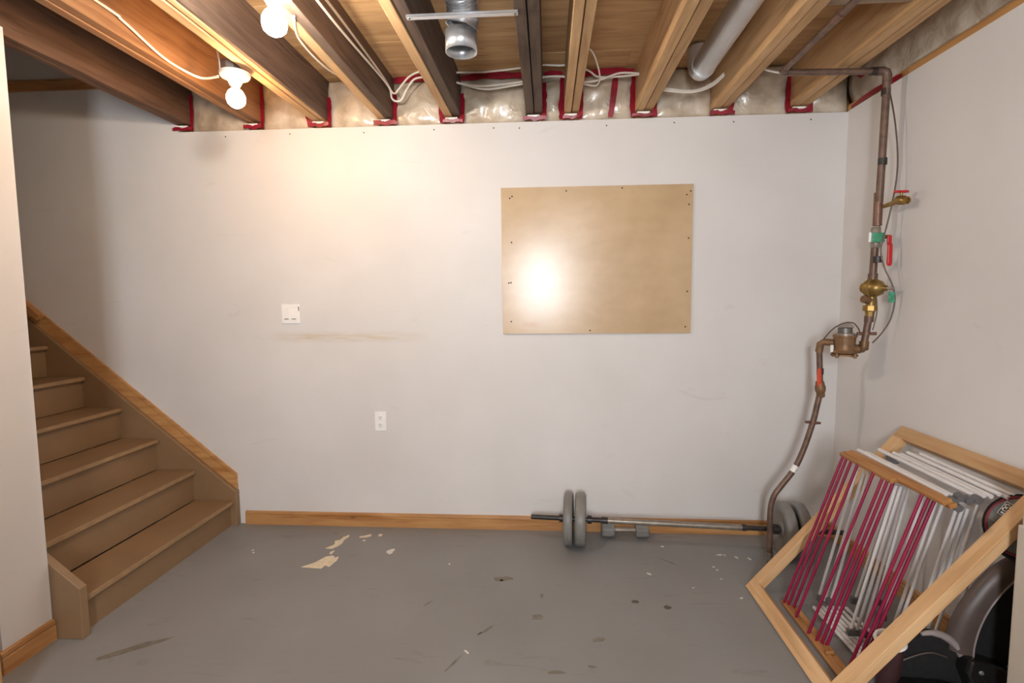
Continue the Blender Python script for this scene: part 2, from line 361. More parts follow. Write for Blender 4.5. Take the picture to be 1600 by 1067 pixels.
# baseboards with a rounded cap and a groove
def bb_poly(t, h): return [(0, 0), (t, 0), (t, h*.70), (t*.72, h*.74), (t*.95, h*.80), (t*.8, h*.95), (t*.35, h), (0, h)]
struct(obj('baseboard_back', pr_x([(-a, b) for a, b in bb_poly(.016, .085)], -3.588, 0), PINE['X']))
struct(obj('baseboard_right', prism(nb(), bb_poly(.016, .085), lambda a, b: (-a, -.016, b), lambda a, b: (-a, -1.45, b)), PINE['Y']))
struct(obj('baseboard_left', prism(nb(), bb_poly(.016, .09), lambda a, b: (-3.757+a, -1.387, b), lambda a, b: (-3.757+a, -1.166, b)), PINE['Y']))
struct(obj('baseboard_left_return', pr_x([(-1.371-a, b) for a, b in bb_poly(.016, .09)], -5.2, -3.757), PINE['X']))

# ------------------------------------------------------------------ ceiling: slab, subfloor boards, joists
cl = nb(); box(cl, -3.9, .13, YR, .13, ZS+.022, ZS+.05); box(cl, XL, -3.9, YR, -1.371, ZS, ZS+.05)
ce = struct(obj('ceiling', cl, SUBF['X']))
y = .10; k = 0
while y > YR+.05:
    w = random.choice((.185, .19, .14)); y0 = max(y-w, YR)
    cut = random.uniform(-2.9, -.9)
    dz = random.uniform(0, .004)
    obj('subfloor_board', B(-3.9, cut, y0+.002, y, ZS+dz, ZS+.022), SUBF['X'], ce)
    obj('subfloor_board', B(cut+.002, .1, y0+.002, y, ZS+random.uniform(0, .004), ZS+.022), SUBF['X'], ce)
    y -= w
JO = [(-3.90, -3.815, JRED, JRED), (-3.462, -3.375, JORANGE, JORANGE), (-3.06, -2.965, JLIGHT, JDARK), (-2.662, -2.57, JLIGHT, JDARK), (-2.266, -2.172, JLIGHT, JDARK),
      (-1.79, -1.695, JDARK, JDARK), (-1.572, -1.488, JLIGHT, JLIGHT), (-1.17, -1.07, JLIGHT, JLIGHT), (-.742, -.648, JLIGHT, JLIGHT), (-.315, -.215, JLIGHT, JLIGHT)]
def joist_plank(x0, x1, d, mm):
    o = obj('joist', B(x0, x1, YR, .098, ZJ+d, ZS), mm['Y'], ce, bevel=.003)
    if mm in (JDARK, JRED): o['label'] = 'old dark brown joist plank'
for a, b, ma, mb in JO:
    if mb is JDARK and ma is JLIGHT and a < -3:   # three plies: pale, pale strip, dark
        joist_plank(a, a+.043, 0, JLIGHT); joist_plank(a+.052, a+.078, .003, JLIGHT); joist_plank(a+.079, b, .006, JDARK); continue
    m = (a+b)/2; dz = random.uniform(0, .006)
    for x0, x1, mm, d in ((a, m-.0025, ma, 0), (m+.0025, b, mb, dz)):
        o = obj('joist', B(x0, x1, YR, .098, ZJ+d, ZS), mm['Y'], ce, bevel=.003)
        if mm in (JDARK, JRED): o['label'] = 'old dark brown joist plank'
# cross block between two right-hand joists, and a packing strip on the dark pair
obj('cross_block', B(-.648, -.315, -1.03, -.99, ZJ+.035, ZJ+.125), GREYW['X'], ce, bevel=.002)
# plank glued on stairwell wall
struct(obj('trim_3', B(-5.6, -3.905, -.018, 0, 2.70, 2.765), PINE['X'], bevel=.003))

# ------------------------------------------------------------------ staircase
st = thing('staircase', (-3.64, -.6, 0), 'brown painted wooden staircase rising along the white wall', 'staircase')
NX, NZ, RX, RZ = -3.642, .166, .2312, .196
YF, YN = -.043, -1.127
for k in range(11):
    x, z = NX-RX*k, NZ+RZ*k
    tr = obj('tread', B(x-RX-.02, x, YN, YF, z-.028, z), M_STAIR, st, bevel=.006)
    obj('worn_edge', B(x-.006, x+.0006, YN+.02, YF-.02, z-.02, z-.004), M_STAIRW, tr)
    obj('riser', B(x-.045, x-.027, YN, YF, z-RZ if k else 0, z-.028), M_STAIR, st)
def stringer(x0, top0, y0, y1):
    ln = 2.6
    poly = [(x0, 0), (x0, top0), (x0-ln, top0+ln*.835), (x0-ln, top0+ln*.835-.42), (x0-.36, 0)]
    return pr_y(poly, y0, y1)
obj('stringer', stringer(-3.628, .222, -.043, -.001), M_STAIR, st, bevel=.003)
obj('stringer', stringer(-3.626, .222, -1.164, -1.127), M_STAIR, st, bevel=.003)
# sloped pine skirting over the far stringer
sk = nb(); x0, x1 = -3.634, -6.1; s = .833
prism(sk, [(x0, .230), (x0, .300), (x1, .300+(x0-x1)*s), (x1, .230+(x0-x1)*s)], lambda x, z: (x, -.017, z), lambda x, z: (x, 0, z))
prism(sk, [(x0, .303), (x0, .326), (x1, .326+(x0-x1)*s), (x1, .303+(x0-x1)*s)], lambda x, z: (x, -.013, z), lambda x, z: (x, 0, z))
t4 = obj('trim_4', sk, wood('pine_skirt', lin(216, 168, 112), lin(180, 124, 72), 'X', .35, .7)); struct(t4)
hr = thing('handrail', (-4.82, -.07, 1.30), 'pine handrail with square cut end above the staircase skirting', 'handrail')
bar('rail', (-4.815, -.065, 1.322), (-6.0, -.065, 1.322+1.185*.833), .042, .042, (0, 0, 1), PINE['X'], hr, .004)
obj('bracket', B(-5.4, -5.37, -.06, 0, 1.75, 1.78), M_BRASS, hr)

# ------------------------------------------------------------------ wall fittings
sw = thing('light_switch', (-3.241, 0, 1.272), 'white double rocker light switch plate on the back wall', 'light switch')
obj('plate', B(-3.298, -3.184, -.007, 0, 1.274, 1.393), M_WHITEP, sw, bevel=.004)
for x in (-3.264, -3.218):
    r = obj('rocker', pr_x([(-.007, 1.30), (-.013, 1.302), (-.009, 1.366), (-.007, 1.368)], x-.017, x+.017), M_WHITEP, sw)
    obj('indicator', B(x-.012, x+.012, -.0145, -.012, 1.3015, 1.305), M_SLOT, r)
obj('pencil_mark', B(-3.19, -3.186, -.0076, -.006, 1.352, 1.378), M_SLOT, sw)
ou = thing('wall_outlet', (-2.699, 0, .609), 'white duplex outlet low on the back wall', 'outlet')
obj('plate', B(-2.734, -2.664, -.006, 0, .609, .729), M_WHITEP, ou, bevel=.003)
for z in (.645, .692):
    so = obj('socket', L([(0, .003), (.015, .003), (.017, 0)], (-2.699, -.006, z), (0, -1, 0), 20), M_WHITEP, ou)
    for dx in (-.006, .006): obj('slot', B(-2.699+dx-.0012, -2.699+dx+.0012, -.0102, -.0088, z+.001, z+.009), M_SLOT, so)
    obj('slot', B(-2.7015, -2.6965, -.0102, -.0088, z-.009, z-.004), M_SLOT, so)
bp = thing('plywood_panel', (-1.388, -.012, 1.21), 'pale birch plywood panel screwed to the white wall', 'panel')
pnl = obj('board', pr_y([(-1.940, 2.060), (-.838, 2.060), (-.838, 1.207), (-1.934, 1.207)], -.013, -.0008), M_BOARD, bp, bevel=.001)
for x, z in ((-1.875, 2.01), (-1.888, 2.0), (-1.56, 2.035), (-1.24, 2.045), (-.853, 2.02), (-.875, 2.0), (-.862, 1.945), (-1.88, 1.745), (-1.885, 1.51), (-1.898, 1.508), (-1.885, 1.28), (-.86, 1.755), (-.862, 1.45), (-.87, 1.245), (-1.42, 1.225)):
    obj('screw', L([(0, .0012), (.0045, .001), (.005, -.0005)], (x, -.013, z), (0, -1, 0), 10), M_SLOT, bp)

# ------------------------------------------------------------------ ceiling lamps
def lamp(base, em, label, box_above=True):
    x, y, z = base
    t = thing('ceiling_lamp', (x, y, z), label, 'lamp', 'bare bulb lampholders on the joists')
    bx = obj('junction_box', L([(0, .05 if box_above else .018), (.042, .05 if box_above else .018), (.042, 0), (0, 0)], (x-(.016 if box_above else 0), y, z), (0, 0, 1), 8), M_BOX, t, bevel=.002)
    obj('lampholder', L([(0, 0), (.066, 0), (.066, .012), (.058, .022), (.034, .032), (.024, .052), (.021, .056), (0, .056)], (x, y, z), (0, 0, -1), 28), M_PORC, t, True)
    obj('bulb_cap', L([(.0135, .05), (.0135, .075), (0, .075)], (x, y, z), (0, 0, -1), 16), M_STEEL, t, True)
    obj('bulb', L([(.0135, .064), (.018, .070), (.031, .082), (.0395, .101), (.0405, .117), (.036, .135), (.024, .147), (.012, .1535), (0, .155)], (x, y, z), (0, 0, -1), 20), em, t, True)
    return t
e1 = emis('warm_bulb_glow', (1, .60, .27, 1), WARM_BULB); e2 = emis('white_bulb_glow', (1, .90, .78, 1), WHITE_BULB); e3 = emis('fill_bulb_glow', (1, .93, .86, 1), FILL_BULB)
lamp((-3.092, -.735, 2.455), e1, 'warm glowing bulb in porcelain lampholder nearest the back wall')
lamp((-2.572, -1.375, 2.452), e2, 'white glowing bulb in porcelain lampholder beside twin cables', False)
lamp((-1.35, -3.55, 2.42), e3, 'added unseen fill bulb in porcelain lampholder near the rear window')  # extra lamp out of view, added to fill the room with light
ps = obj('pull_string', T([(-3.17, -.735, 2.56), (-3.155, -.745, 2.50), (-3.15, -.75, 2.46)], .004, 6), M_CABLE); tag(ps, 'short white cable stub above the warm bulb lampholder', 'cable')

# ------------------------------------------------------------------ insulation behind plastic, red tape
def batt(name, f, nu, nv, label, group):
    bm = nb(); g = [[bm.verts.new(f(u/nu, v/nv)) for u in range(nu+1)] for v in range(nv+1)]
    for v in range(nv):
        for u in range(nu): bm.faces.new((g[v][u], g[v][u+1], g[v+1][u+1], g[v+1][u]))
    o = obj(name, bm, M_FILM, None, True)
    mo = o.modifiers.new('thickness', 'SOLIDIFY'); mo.thickness = .03; mo.offset = 0
    return tag(o, label, 'insulation', group)
def strip(parent, pts, w, side, name='red_tape'):
    "tape ribbon through pts, width along side"
    P = spline(pts, 4); bm = nb(); s = V(side).normalized()
    rows = []
    for i, q in enumerate(P):
        j = 1+random.uniform(-.25, .25); rows.append((bm.verts.new(q-s*w/2*j), bm.verts.new(q+s*w/2*j)))
    for a, b in zip(rows, rows[1:]): bm.faces.new((a[0], a[1], b[1], b[0]))
    o = obj(name, bm, M_TAPE, parent)
    mo = o.modifiers.new('thickness', 'SOLIDIFY'); mo.thickness = .002
    return o
BAY = ['plastic covered insulation bay beside the stairwell joist', 'plastic covered insulation bay behind the warm bulb', 'plastic covered insulation bay with no cable across it, right of the warm bulb bay',
       'plastic covered insulation bay where twin cables loop', 'plastic covered insulation bay behind the duct elbow', 'narrow plastic covered insulation bay between dark and light joist pairs',
       'plastic covered insulation bay crossed by upright red tape', 'plastic covered insulation bay behind the pale straight duct', 'plastic covered insulation bay behind horizontal copper pipe', 'plastic covered insulation bay in the room corner']
BAY[2] = 'cable-free plastic covered insulation bay next to the warm bulb bay'
for k in range(len(JO)):
    x0 = JO[k][1]; x1 = JO[k+1][0] if k+1 < len(JO) else .0
    sd = random.random()*50
    def f(u, v, x0=x0, x1=x1, sd=sd):
        x = x0+.004+(x1-x0-.008)*u; z = ZT-.004+(ZS-.008-ZT)*v
        nz = noise.noise(V((x*5+sd, z*7, sd))); nf = noise.noise(V((x*18, z*14, sd+9)))
        return (x, .038-.035*math.sin(math.pi*min(1, v*1.1))**.6*math.sin(math.pi*u)**.5+.016*nz+.007*nf, z)
    o = batt('insulation_batt', f, 22, 14, BAY[k]+' above the back wall', 'plastic covered insulation between joists')
    c = o.location
    yq = .012
    strip(o, [(x0+.006, -.004, ZT+.0), (x0+.012, -.004, 2.55), (x0+.006, .0, 2.60+random.random()*.1)], .028, (1, -.3, 0))
    if k in (1, 3, 5, 6, 8): strip(o, [(x1-.010, -.004, ZT+.0), (x1-.016, -.006, 2.52), (x1-.006, -.002, 2.6+random.random()*.08)], .034, (1, .3, 0))
    if k in (3, 4, 5, 6): strip(o, [(x0+.01, -.012, 2.685), ((x0+x1)/2, -.018, 2.692), (x1-.01, -.012, 2.688)], .035, (0, .1, 1))
    if k == 6: strip(o, [(-1.31, -.014, ZT+.0), (-1.295, -.024, 2.55), (-1.28, -.02, 2.69)], .03, (1, 0, 0))
    # tape lapped over the plate under each joist end
    xm = (JO[k][0]+JO[k][1])/2; wd = random.uniform(.05, .075)
    strip(o, [(xm-wd, -.012, ZT+.004+random.random()*.008), (xm-wd*.4, -.014, ZT+.012), (xm, -.012, ZT+.004), (xm+wd*.5, -.014, ZT+.012), (xm+wd*random.uniform(.8, 1.3), -.012, ZT+.006+random.random()*.012)], random.uniform(.014, .024), (0, -.2, 1))
    obj('paper_tab', B(xm-.04, xm+.03, -.016, .0, ZT+.016, ZT+.027), M_WHITEP, o)
def fr(u, v):
    yy = -.01-2.6*u; z = ZJ+.004+(ZS-.02-ZJ)*v
    nz = noise.noise(V((yy*4, z*6, 3))); nf = noise.noise(V((yy*14, z*14, 8)))
    return (.035-.03*math.sin(math.pi*v)**.7+.014*nz+.007*nf, yy, z)
ob = batt('insulation_batt', fr, 70, 12, 'beige insulation under clear plastic along the top of right wall', None)
strip(ob, [(-.002, -.03, 2.45), (-.004, -.2, 2.458), (-.003, -.45, 2.452)], .022, (0, 0, 1))
strip(ob, [(-.10, -.03, 2.70), (-.05, -.12, 2.62), (-.02, -.16, 2.56)], .035, (0, 1, 0))

# ------------------------------------------------------------------ ducts
dt = thing('round_duct', (-2.0, -.95, 2.41), 'galvanised round duct elbow opening downward between joists', 'duct')
pts = [(-2.015, -.94, 2.415), (-2.015, -.94, 2.495)]
el = [(-2.012, -.945, 2.51)]+[(-2.005, -.945-.11*math.sin(a)*0-.11*(1-math.cos(a)), 2.51+.11*math.sin(a)) for a in [math.radians(x) for x in (15, 30, 45, 60, 75, 90)]]
def hollow(name, pts, r, parent, mat, seg=28):
    o = obj(name, tube(nb(), pts, r, seg, 0, False), mat, parent, True)
    mo = o.modifiers.new('wall', 'SOLIDIFY'); mo.thickness = .002; mo.offset = -1; return o
hollow('outlet_collar', [pts[0], pts[1]], .064, dt, M_STEEL)
gp = []
for i in range(len(el)-1):
    a, b = V(el[i]), V(el[i+1]); gp += [a, a.lerp(b, .5), b]
P2, R2 = [], []
for i in range(len(el)-1):
    a, b = V(el[i]), V(el[i+1])
    for t_, r_ in ((.04, .0665), (.12, .0625), (.5, .062), (.88, .0625)): P2.append(a.lerp(b, t_)); R2.append(r_)
bm = tube(nb(), P2, R2, 28, 0, False); obj('adjustable_elbow', bm, M_STEEL, dt, True)
hollow('duct_pipe', [el[-1], (-2.0, -1.35, 2.625), (-2.0, -2.2, 2.63)], .062, dt, M_STEEL)
hs = thing('duct_hanger', (-1.98, -1.14, 2.455), 'thin galvanised hanger strip bridging two joists below the duct', 'bracket')
hb = nb(); ys, zs = -1.125, 2.462
box(hb, -2.19, -1.775, ys-.011, ys+.011, zs-.001, zs+.001); box(hb, -2.19, -1.775, ys-.011, ys-.009, zs, zs+.009); box(hb, -2.19, -1.775, ys+.009, ys+.011, zs, zs+.009)
obj('channel', hb, M_STEEL, hs)
for x in (-2.18, -1.785): obj('screw', L([(0, .003), (.005, .002), (.005, 0)], (x, ys, zs-.001), (0, 0, -1), 8), M_BOX, hs)
d2 = thing('round_duct', (-.9, -.6, 2.5), 'pale straight metal duct running between two light joists', 'duct')
hollow('duct_pipe', [(-.905, -2.6, 2.575), (-.885, -.33, 2.575)], .058, d2, M_DUCTW)
bm = tube(nb(), [(-.885, -.33, 2.575), (-.885, -.29, 2.579), (-.885, -.262, 2.595), (-.885, -.245, 2.625), (-.885, -.24, 2.70)], [.0585, .0585, .057, .057, .057], 26, 0, False)
obj('end_elbow', bm, M_DUCTW, d2, True)
obj('joint_band', T([(-.8852, -.345, 2.575), (-.885, -.33, 2.575)], .061, 26), M_DUCTW, d2, True)

# ------------------------------------------------------------------ electrical cables
def cable(pts, label, r=.0055, group=None):
    o = obj('electrical_cable', T(pts, r, 7, smooth=6), M_CABLE, None, True); return tag(o, label, 'cable', group)
cable([(-3.362, -2.2, 2.56), (-3.362, -1.18, 2.551), (-3.362, -1.05, 2.54), (-3.362, -.85, 2.497), (-3.355, -.72, 2.488), (-3.30, -.66, 2.47), (-3.2, -.69, 2.462)], 'white cable stapled to orange joist leading to warm bulb')
cable([(-2.55, -2.0, 2.56), (-2.55, -1.08, 2.568), (-2.552, -.785, 2.576), (-2.55, -.233, 2.60), (-2.53, -.13, 2.57), (-2.50, -.115, 2.60), (-2.44, -.12, 2.66), (-2.36, -.12, 2.688), (-2.22, -.12, 2.675), (-2.0, -.12, 2.672), (-1.81, -.12, 2.685), (-1.69, -.12, 2.695), (-1.6, -.12, 2.69), (-1.53, -.12, 2.69), (-1.44, -.1, 2.665), (-1.385, -.1, 2.63), (-1.27, -.11, 2.625), (-1.12, -.12, 2.632)], 'white cable on dark joist turning through the joists, upper run')
cable([(-2.55, -2.0, 2.61), (-2.55, -.985, 2.617), (-2.552, -.62, 2.62), (-2.552, -.16, 2.61), (-2.545, -.10, 2.55), (-2.50, -.09, 2.545), (-2.46, -.10, 2.60), (-2.40, -.11, 2.655), (-2.25, -.12, 2.65), (-2.185, -.12, 2.623), (-2.08, -.12, 2.60), (-1.97, -.12, 2.598), (-1.80, -.12, 2.612), (-1.69, -.12, 2.632), (-1.574, -.12, 2.63), (-1.49, -.12, 2.60), (-1.39, -.12, 2.605), (-1.27, -.13, 2.635), (-1.14, -.12, 2.628)], 'white cable on dark joist turning through the joists, lower run')
cable([(-2.25, -.105, 2.63), (-2.185, -.105, 2.628), (-2.02, -.105, 2.585), (-1.85, -.105, 2.60), (-1.74, -.105, 2.618)], 'sagging white cable between light-dark joist and dark joist pair')
cable([(-2.60, -1.17, 2.466), (-2.665, -1.0, 2.47), (-2.672, -.8, 2.465), (-2.674, -.6, 2.49), (-2.675, -.4, 2.55), (-2.675, -.2, 2.6)], 'white cable leaving the white bulb along joist edge', .004)
cable([(-1.482, -.35, 2.68), (-1.44, -.33, 2.665), (-1.405, -.25, 2.63), (-1.385, -.16, 2.60), (-1.40, -.10, 2.585), (-1.47, -.09, 2.60)], 'white cable hanging in a loop beside light joist pair', .0045)
cable([(-1.08, -.205, 2.515), (-1.03, -.205, 2.506), (-.91, -.205, 2.495), (-.81, -.205, 2.52), (-.745, -.205, 2.572), (-.70, -.205, 2.62)], 'white cable sagging under the pale duct, lower strand', group=None)
cable([(-1.08, -.20, 2.53), (-1.03, -.195, 2.52), (-.90, -.19, 2.507), (-.81, -.19, 2.535), (-.745, -.195, 2.585), (-.70, -.2, 2.635)], 'white cable sagging under the pale duct, upper strand')
cable([(-.66, -.44, 2.52), (-.60, -.44, 2.495), (-.48, -.42, 2.485), (-.36, -.40, 2.50), (-.31, -.40, 2.51)], 'white cable behind the horizontal copper pipe', .0045)

# ------------------------------------------------------------------ copper water line with meter
wp = thing('water_pipe', (-.496, -.37, 0), 'tarnished copper water line with brass valves and meter in the corner', 'pipe')
px, py, pz = -.10, -.505, 2.452
obj('vertical_pipe', T([(px, py, pz-.03), (px, -.49, 1.86)], .0165, 14), M_COPPER, wp, True)
obj('elbow', T([(px-.05, py, pz), (px-.02, py, pz), (px-.006, py, pz-.006), (px, py, pz-.02), (px, py, pz-.05)], .0195, 14), M_COPPER, wp, True)
obj('horizontal_pipe', T([(px-.03, py, pz), (-.57, -.53, pz)], .0145, 14), M_COPPER, wp, True)
obj('elbow', T([(-.54, -.529, pz), (-.572, -.531, pz), (-.583, -.545, pz), (-.585, -.575, pz)], .017, 14), M_COPPER, wp, True)
obj('branch_pipe', T([(-.585, -.56, pz), (-.60, -2.4, pz)], .0135, 14), M_COPPER, wp, True)
obj('coupling', T([(-.59, -1.0, pz), (-.5905, -1.05, pz)], .0165, 14), M_COPPERR, wp, True)
obj('tape_band', T([(px-.055, py, pz), (px-.075, py-.001, pz)], .0185, 14), M_BLACK, wp, True)
for z in (2.345, 2.03, 1.575): obj('tape_band', T([(px, -.50, z), (px, -.50, z+.03)], .0195, 14), M_BLACK, wp, True)
def vy(z): return -.505+.05*(pz-z)/1.27       # the pipe is slightly out of plumb
obj('tee_fitting', T([(px, vy(1.9), 1.905), (px, vy(1.9), 1.75)], .0195, 14), M_COPPERR, wp, True)
hb_ = obj('hose_tap', T([(px+.01, -.49, 1.835), (px+.022, -.545, 1.842), (px+.03, -.60, 1.852)], [.008, .0105, .0125], 12), M_BRASS, wp, True)
obj('tap_spout', L([(.019, -.012), (.021, .0), (.021, .022), (.0175, .026), (.0175, .040), (.012, .040), (.011, .03), (0, .03)], (px+.03, -.592, 1.85), (.25, -1, -.2), 18), M_BRASS, hb_, True)
obj('tap_handle', pr_z([(px+.03-.034, -.6), (px+.03-.022, -.612), (px+.03, -.608), (px+.03+.022, -.612), (px+.03+.034, -.6), (px+.03+.022, -.588), (px+.03, -.592), (px+.03-.022, -.588)], 1.882, 1.892), M_RED, hb_, bevel=.002)
obj('tap_stem', T([(px+.03, -.6, 1.86), (px+.03, -.6, 1.884)], .006, 10), M_BRASS, hb_, True)
bv = obj('ball_valve', L([(.0165, 0), (.021, .005), (.021, .022), (.025, .034), (.026, .05), (.024, .064), (.021, .074), (.021, .094), (.0165, .1)], (px, vy(1.7), 1.745), (0, 0, -1), 8), M_SOLDER, wp, True)
obj('valve_tag', B(px-.037, px+.022, -.513, -.50, 1.67, 1.715), M_GREEN, bv, bevel=.003)
obj('tag_film', B(px-.05, px-.038, -.508, -.5065, 1.672, 1.716), M_WHITEP, bv)
obj('valve_stem', T([(px+.02, -.49, 1.695), (px+.035, -.52, 1.695)], .009, 12), M_BRASS, bv, True)
lev = nb(); prism(lev, [(-.53, 1.70), (-.53, 1.665), (-.538, 1.655), (-.54, 1.57), (-.535, 1.555), (-.528, 1.57), (-.528, 1.65), (-.522, 1.67), (-.522, 1.70)], lambda y, z: (px+.022, y, z), lambda y, z: (px+.044, y, z))
obj('valve_lever', lev, M_RED, bv, bevel=.004)
obj('lower_vertical_pipe', T([(px, vy(1.645), 1.655), (px, vy(1.5), 1.50)], .0165, 14), M_COPPER, wp, True)
obj('coupling', T([(px, vy(1.52), 1.525), (px, vy(1.5), 1.495)], .021, 14), M_COPPER, wp, True)
pr = obj('pressure_regulator', L([(0, -.04), (.024, -.04), (.026, -.026), (.036, -.022), (.038, -.006), (.051, -.004), (.051, .008), (.044, .012), (.041, .03), (.032, .048), (.016, .058), (.013, .072), (0, .072)], (px-.005, vy(1.46), 1.455), (.5, -.86, -.03), 24), M_BRASS, wp, True)
obj('adjusting_screw', T([(px+.028, vy(1.46)-.058, 1.453), (px+.046, vy(1.46)-.089, 1.452)], .0075, 8), M_SOLDER, pr, True)
obj('inlet', T([(px, vy(1.5), 1.50), (px, vy(1.4), 1.37)], .021, 12), M_BRASS, wp, True)
obj('strainer_plug', T([(px, vy(1.4), 1.395), (px-.045, vy(1.4)-.015, 1.402)], .019, 8), M_BRONZE, wp, True)
obj('union_nut', L([(.018, 0), (.032, .002), (.033, .026), (.022, .03), (.019, .055), (.018, .055)], (px-.003, vy(1.37), 1.372), (0, 0, -1), 8), M_BRASS, wp)
obj('coupling', T([(px-.003, vy(1.3), 1.32), (px-.004, vy(1.3), 1.29)], .021, 14), M_COPPER, wp, True)
obj('outlet_pipe', T([(px-.003, vy(1.3), 1.32), (px-.018, vy(1.2), 1.19)], .016, 14), M_COPPER, wp, True)
cl_ = obj('pipe_clamp', T([(px-.012, vy(1.23), 1.238), (px-.012, vy(1.23), 1.228)], .021, 14), M_COPPERR, wp, True)
obj('clamp_ear', B(px-.055, px-.03, vy(1.23)-.008, vy(1.23)+.008, 1.225, 1.241), M_COPPERR, cl_, bevel=.004); obj('clamp_ear', B(px+.006, px+.036, vy(1.23)-.008, vy(1.23)+.008, 1.225, 1.241), M_COPPERR, cl_, bevel=.004)
mx, my, mz = -.20, -.435, 1.155
mt = obj('water_meter', L([(0, -.024), (.050, -.024), (.056, -.018), (.050, -.008), (.045, .0), (.047, .03), (.049, .058), (.053, .060), (.053, .070), (0, .070)], (mx, my, mz), (0, 0, 1), 24), M_BRONZE, wp, True)
obj('base_plate', L([(0, -.034), (.062, -.034), (.062, -.025), (0, -.025)], (mx, my, mz), (0, 0, 1), 8), M_BRONZE, mt)
for a in range(4): obj('bolt', T([(mx+.055*math.cos(a*1.57+.5), my+.055*math.sin(a*1.57+.5), mz-.042), (mx+.055*math.cos(a*1.57+.5), my+.055*math.sin(a*1.57+.5), mz-.02)], .007, 6), M_BRONZE, mt)
obj('register_ring', L([(0, .070), (.046, .070), (.046, .078), (.038, .080), (0, .080)], (mx, my, mz), (0, 0, 1), 24), M_SOLDER, mt, True)
obj('register_dial', L([(0, .08), (.032, .08), (.032, .105), (0, .108)], (mx, my, mz), (0, 0, 1), 18), M_BOX, mt, True)
obj('register_lid', pr_y([(mx-.03, mz+.108), (mx+.012, mz+.13), (mx+.032, mz+.112), (mx+.028, mz+.106)], my-.025, my+.03), M_SOLDER, mt, bevel=.002)
obj('meter_arm', T([(mx+.02, my-.01, mz+.005), (mx+.06, my-.01, mz), (px-.018, vy(1.16), mz+.006)], [.028, .022, .02], 14), M_BRONZE, wp, True)
obj('elbow', T([(px-.04, vy(1.16), mz+.004), (px-.018, vy(1.16), mz+.008), (px-.018, vy(1.16), mz+.04)], .022, 14), M_BRONZE, wp, True)
obj('elbow', T([(mx-.04, my+.02, mz+.03), (mx-.075, my+.045, mz+.032), (mx-.088, my+.055, mz+.02), (mx-.092, my+.058, mz-.02)], .018, 14), M_BRONZE, wp, True)
obj('white_seal', B(mx-.064, mx-.052, my-.0, my+.008, mz-.015, mz+.02), M_WHITEP, mt)
FX = [(-.291, -.377, 1.14), (-.262-.02, -.374, 1.02), (-.277, -.372, .93), (-.290, -.372, .85), (-.306, -.371, .768), (-.345, -.37, .63), (-.39, -.37, .52), (-.452, -.37, .43), (-.487, -.37, .375), (-.503, -.37, .30), (-.502, -.37, .16), (-.499, -.37, -.02)]
obj('floor_pipe', T(FX, .0145, 14, smooth=5), M_COPPER, wp, True)
sv = obj('stop_valve', L([(.0145, -.045), (.02, -.04), (.02, -.02), (.024, -.012), (.026, .008), (.022, .02), (.02, .036), (.0145, .04)], (-.276, -.372, .945), (-.1, 0, 1), 10), M_BRONZE, wp, True)
obj('stop_lever', pr_y([(-.300, .955), (-.307, .98), (-.307, 1.045), (-.300, 1.055), (-.289, 1.05), (-.287, .98)], -.405, -.394), M_ORANGE, sv, bevel=.003)
obj('tape_band', T([(-.2815, -.374, 1.05), (-.2805, -.374, 1.02)], .0165, 14), M_BLACK, wp, True)
c2 = obj('pipe_clamp', T([(-.3055, -.371, .774), (-.3065, -.371, .762)], .019, 14), M_COPPERR, wp, True)
obj('clamp_ear', B(-.343, -.318, -.38, -.362, .764, .776), M_COPPERR, c2, bevel=.003); obj('clamp_ear', B(-.295, -.268, -.38, -.362, .76, .772), M_COPPERR, c2, bevel=.003)
obj('sticker', T([(-.381, -.37, .54), (-.398, -.37, .507)], .0152, 14), M_WHITEP, wp, True)
obj('floor_sleeve', T([(-.499, -.37, .0), (-.5, -.37, .07)], .0165, 14), M_SOLDER, wp, True)
def wire(pts, label, r=.0035): tag(obj('ground_wire', T(pts, r, 7, smooth=6), M_WIRE, None, True), label, 'wire')
wire([(px+.02, -.50, 2.35), (px+.035, -.52, 2.22), (px+.048, -.53, 2.07), (px+.045, -.535, 1.95), (px+.03, -.53, 1.82), (px+.01, -.525, 1.70), (px-.0, -.52, 1.63), (px+.02, -.525, 1.545), (px+.05, -.535, 1.47), (px+.066, -.535, 1.40), (px+.058, -.525, 1.31), (px+.03, -.51, 1.24), (px+.0, -.49, 1.19)], 'brown grounding wire running down beside the vertical copper pipe')
wire([(px+.018, -.475, 2.20), (px+.022, -.475, 2.0), (px+.022, -.47, 1.8), (px+.022, -.46, 1.62), (px+.022, -.45, 1.5), (px+.03, -.46, 1.38), (px+.03, -.46, 1.32), (px+.016, -.46, 1.25)], 'thin grounding wire behind pressure regulator on copper pipe', .0028)
wire([(-.285, -.40, 1.20), (-.255, -.43, 1.255), (-.215, -.45, 1.285), (-.175, -.455, 1.285), (-.15, -.455, 1.26), (-.14, -.455, 1.235)], 'looped wire bridging over the water meter', .003)
gt = obj('paper_tag', B(px+.028, px+.056, -.5495, -.548, 1.385, 1.435), M_GREEN); tag(gt, 'small green tag hanging on the grounding wire', 'tag')

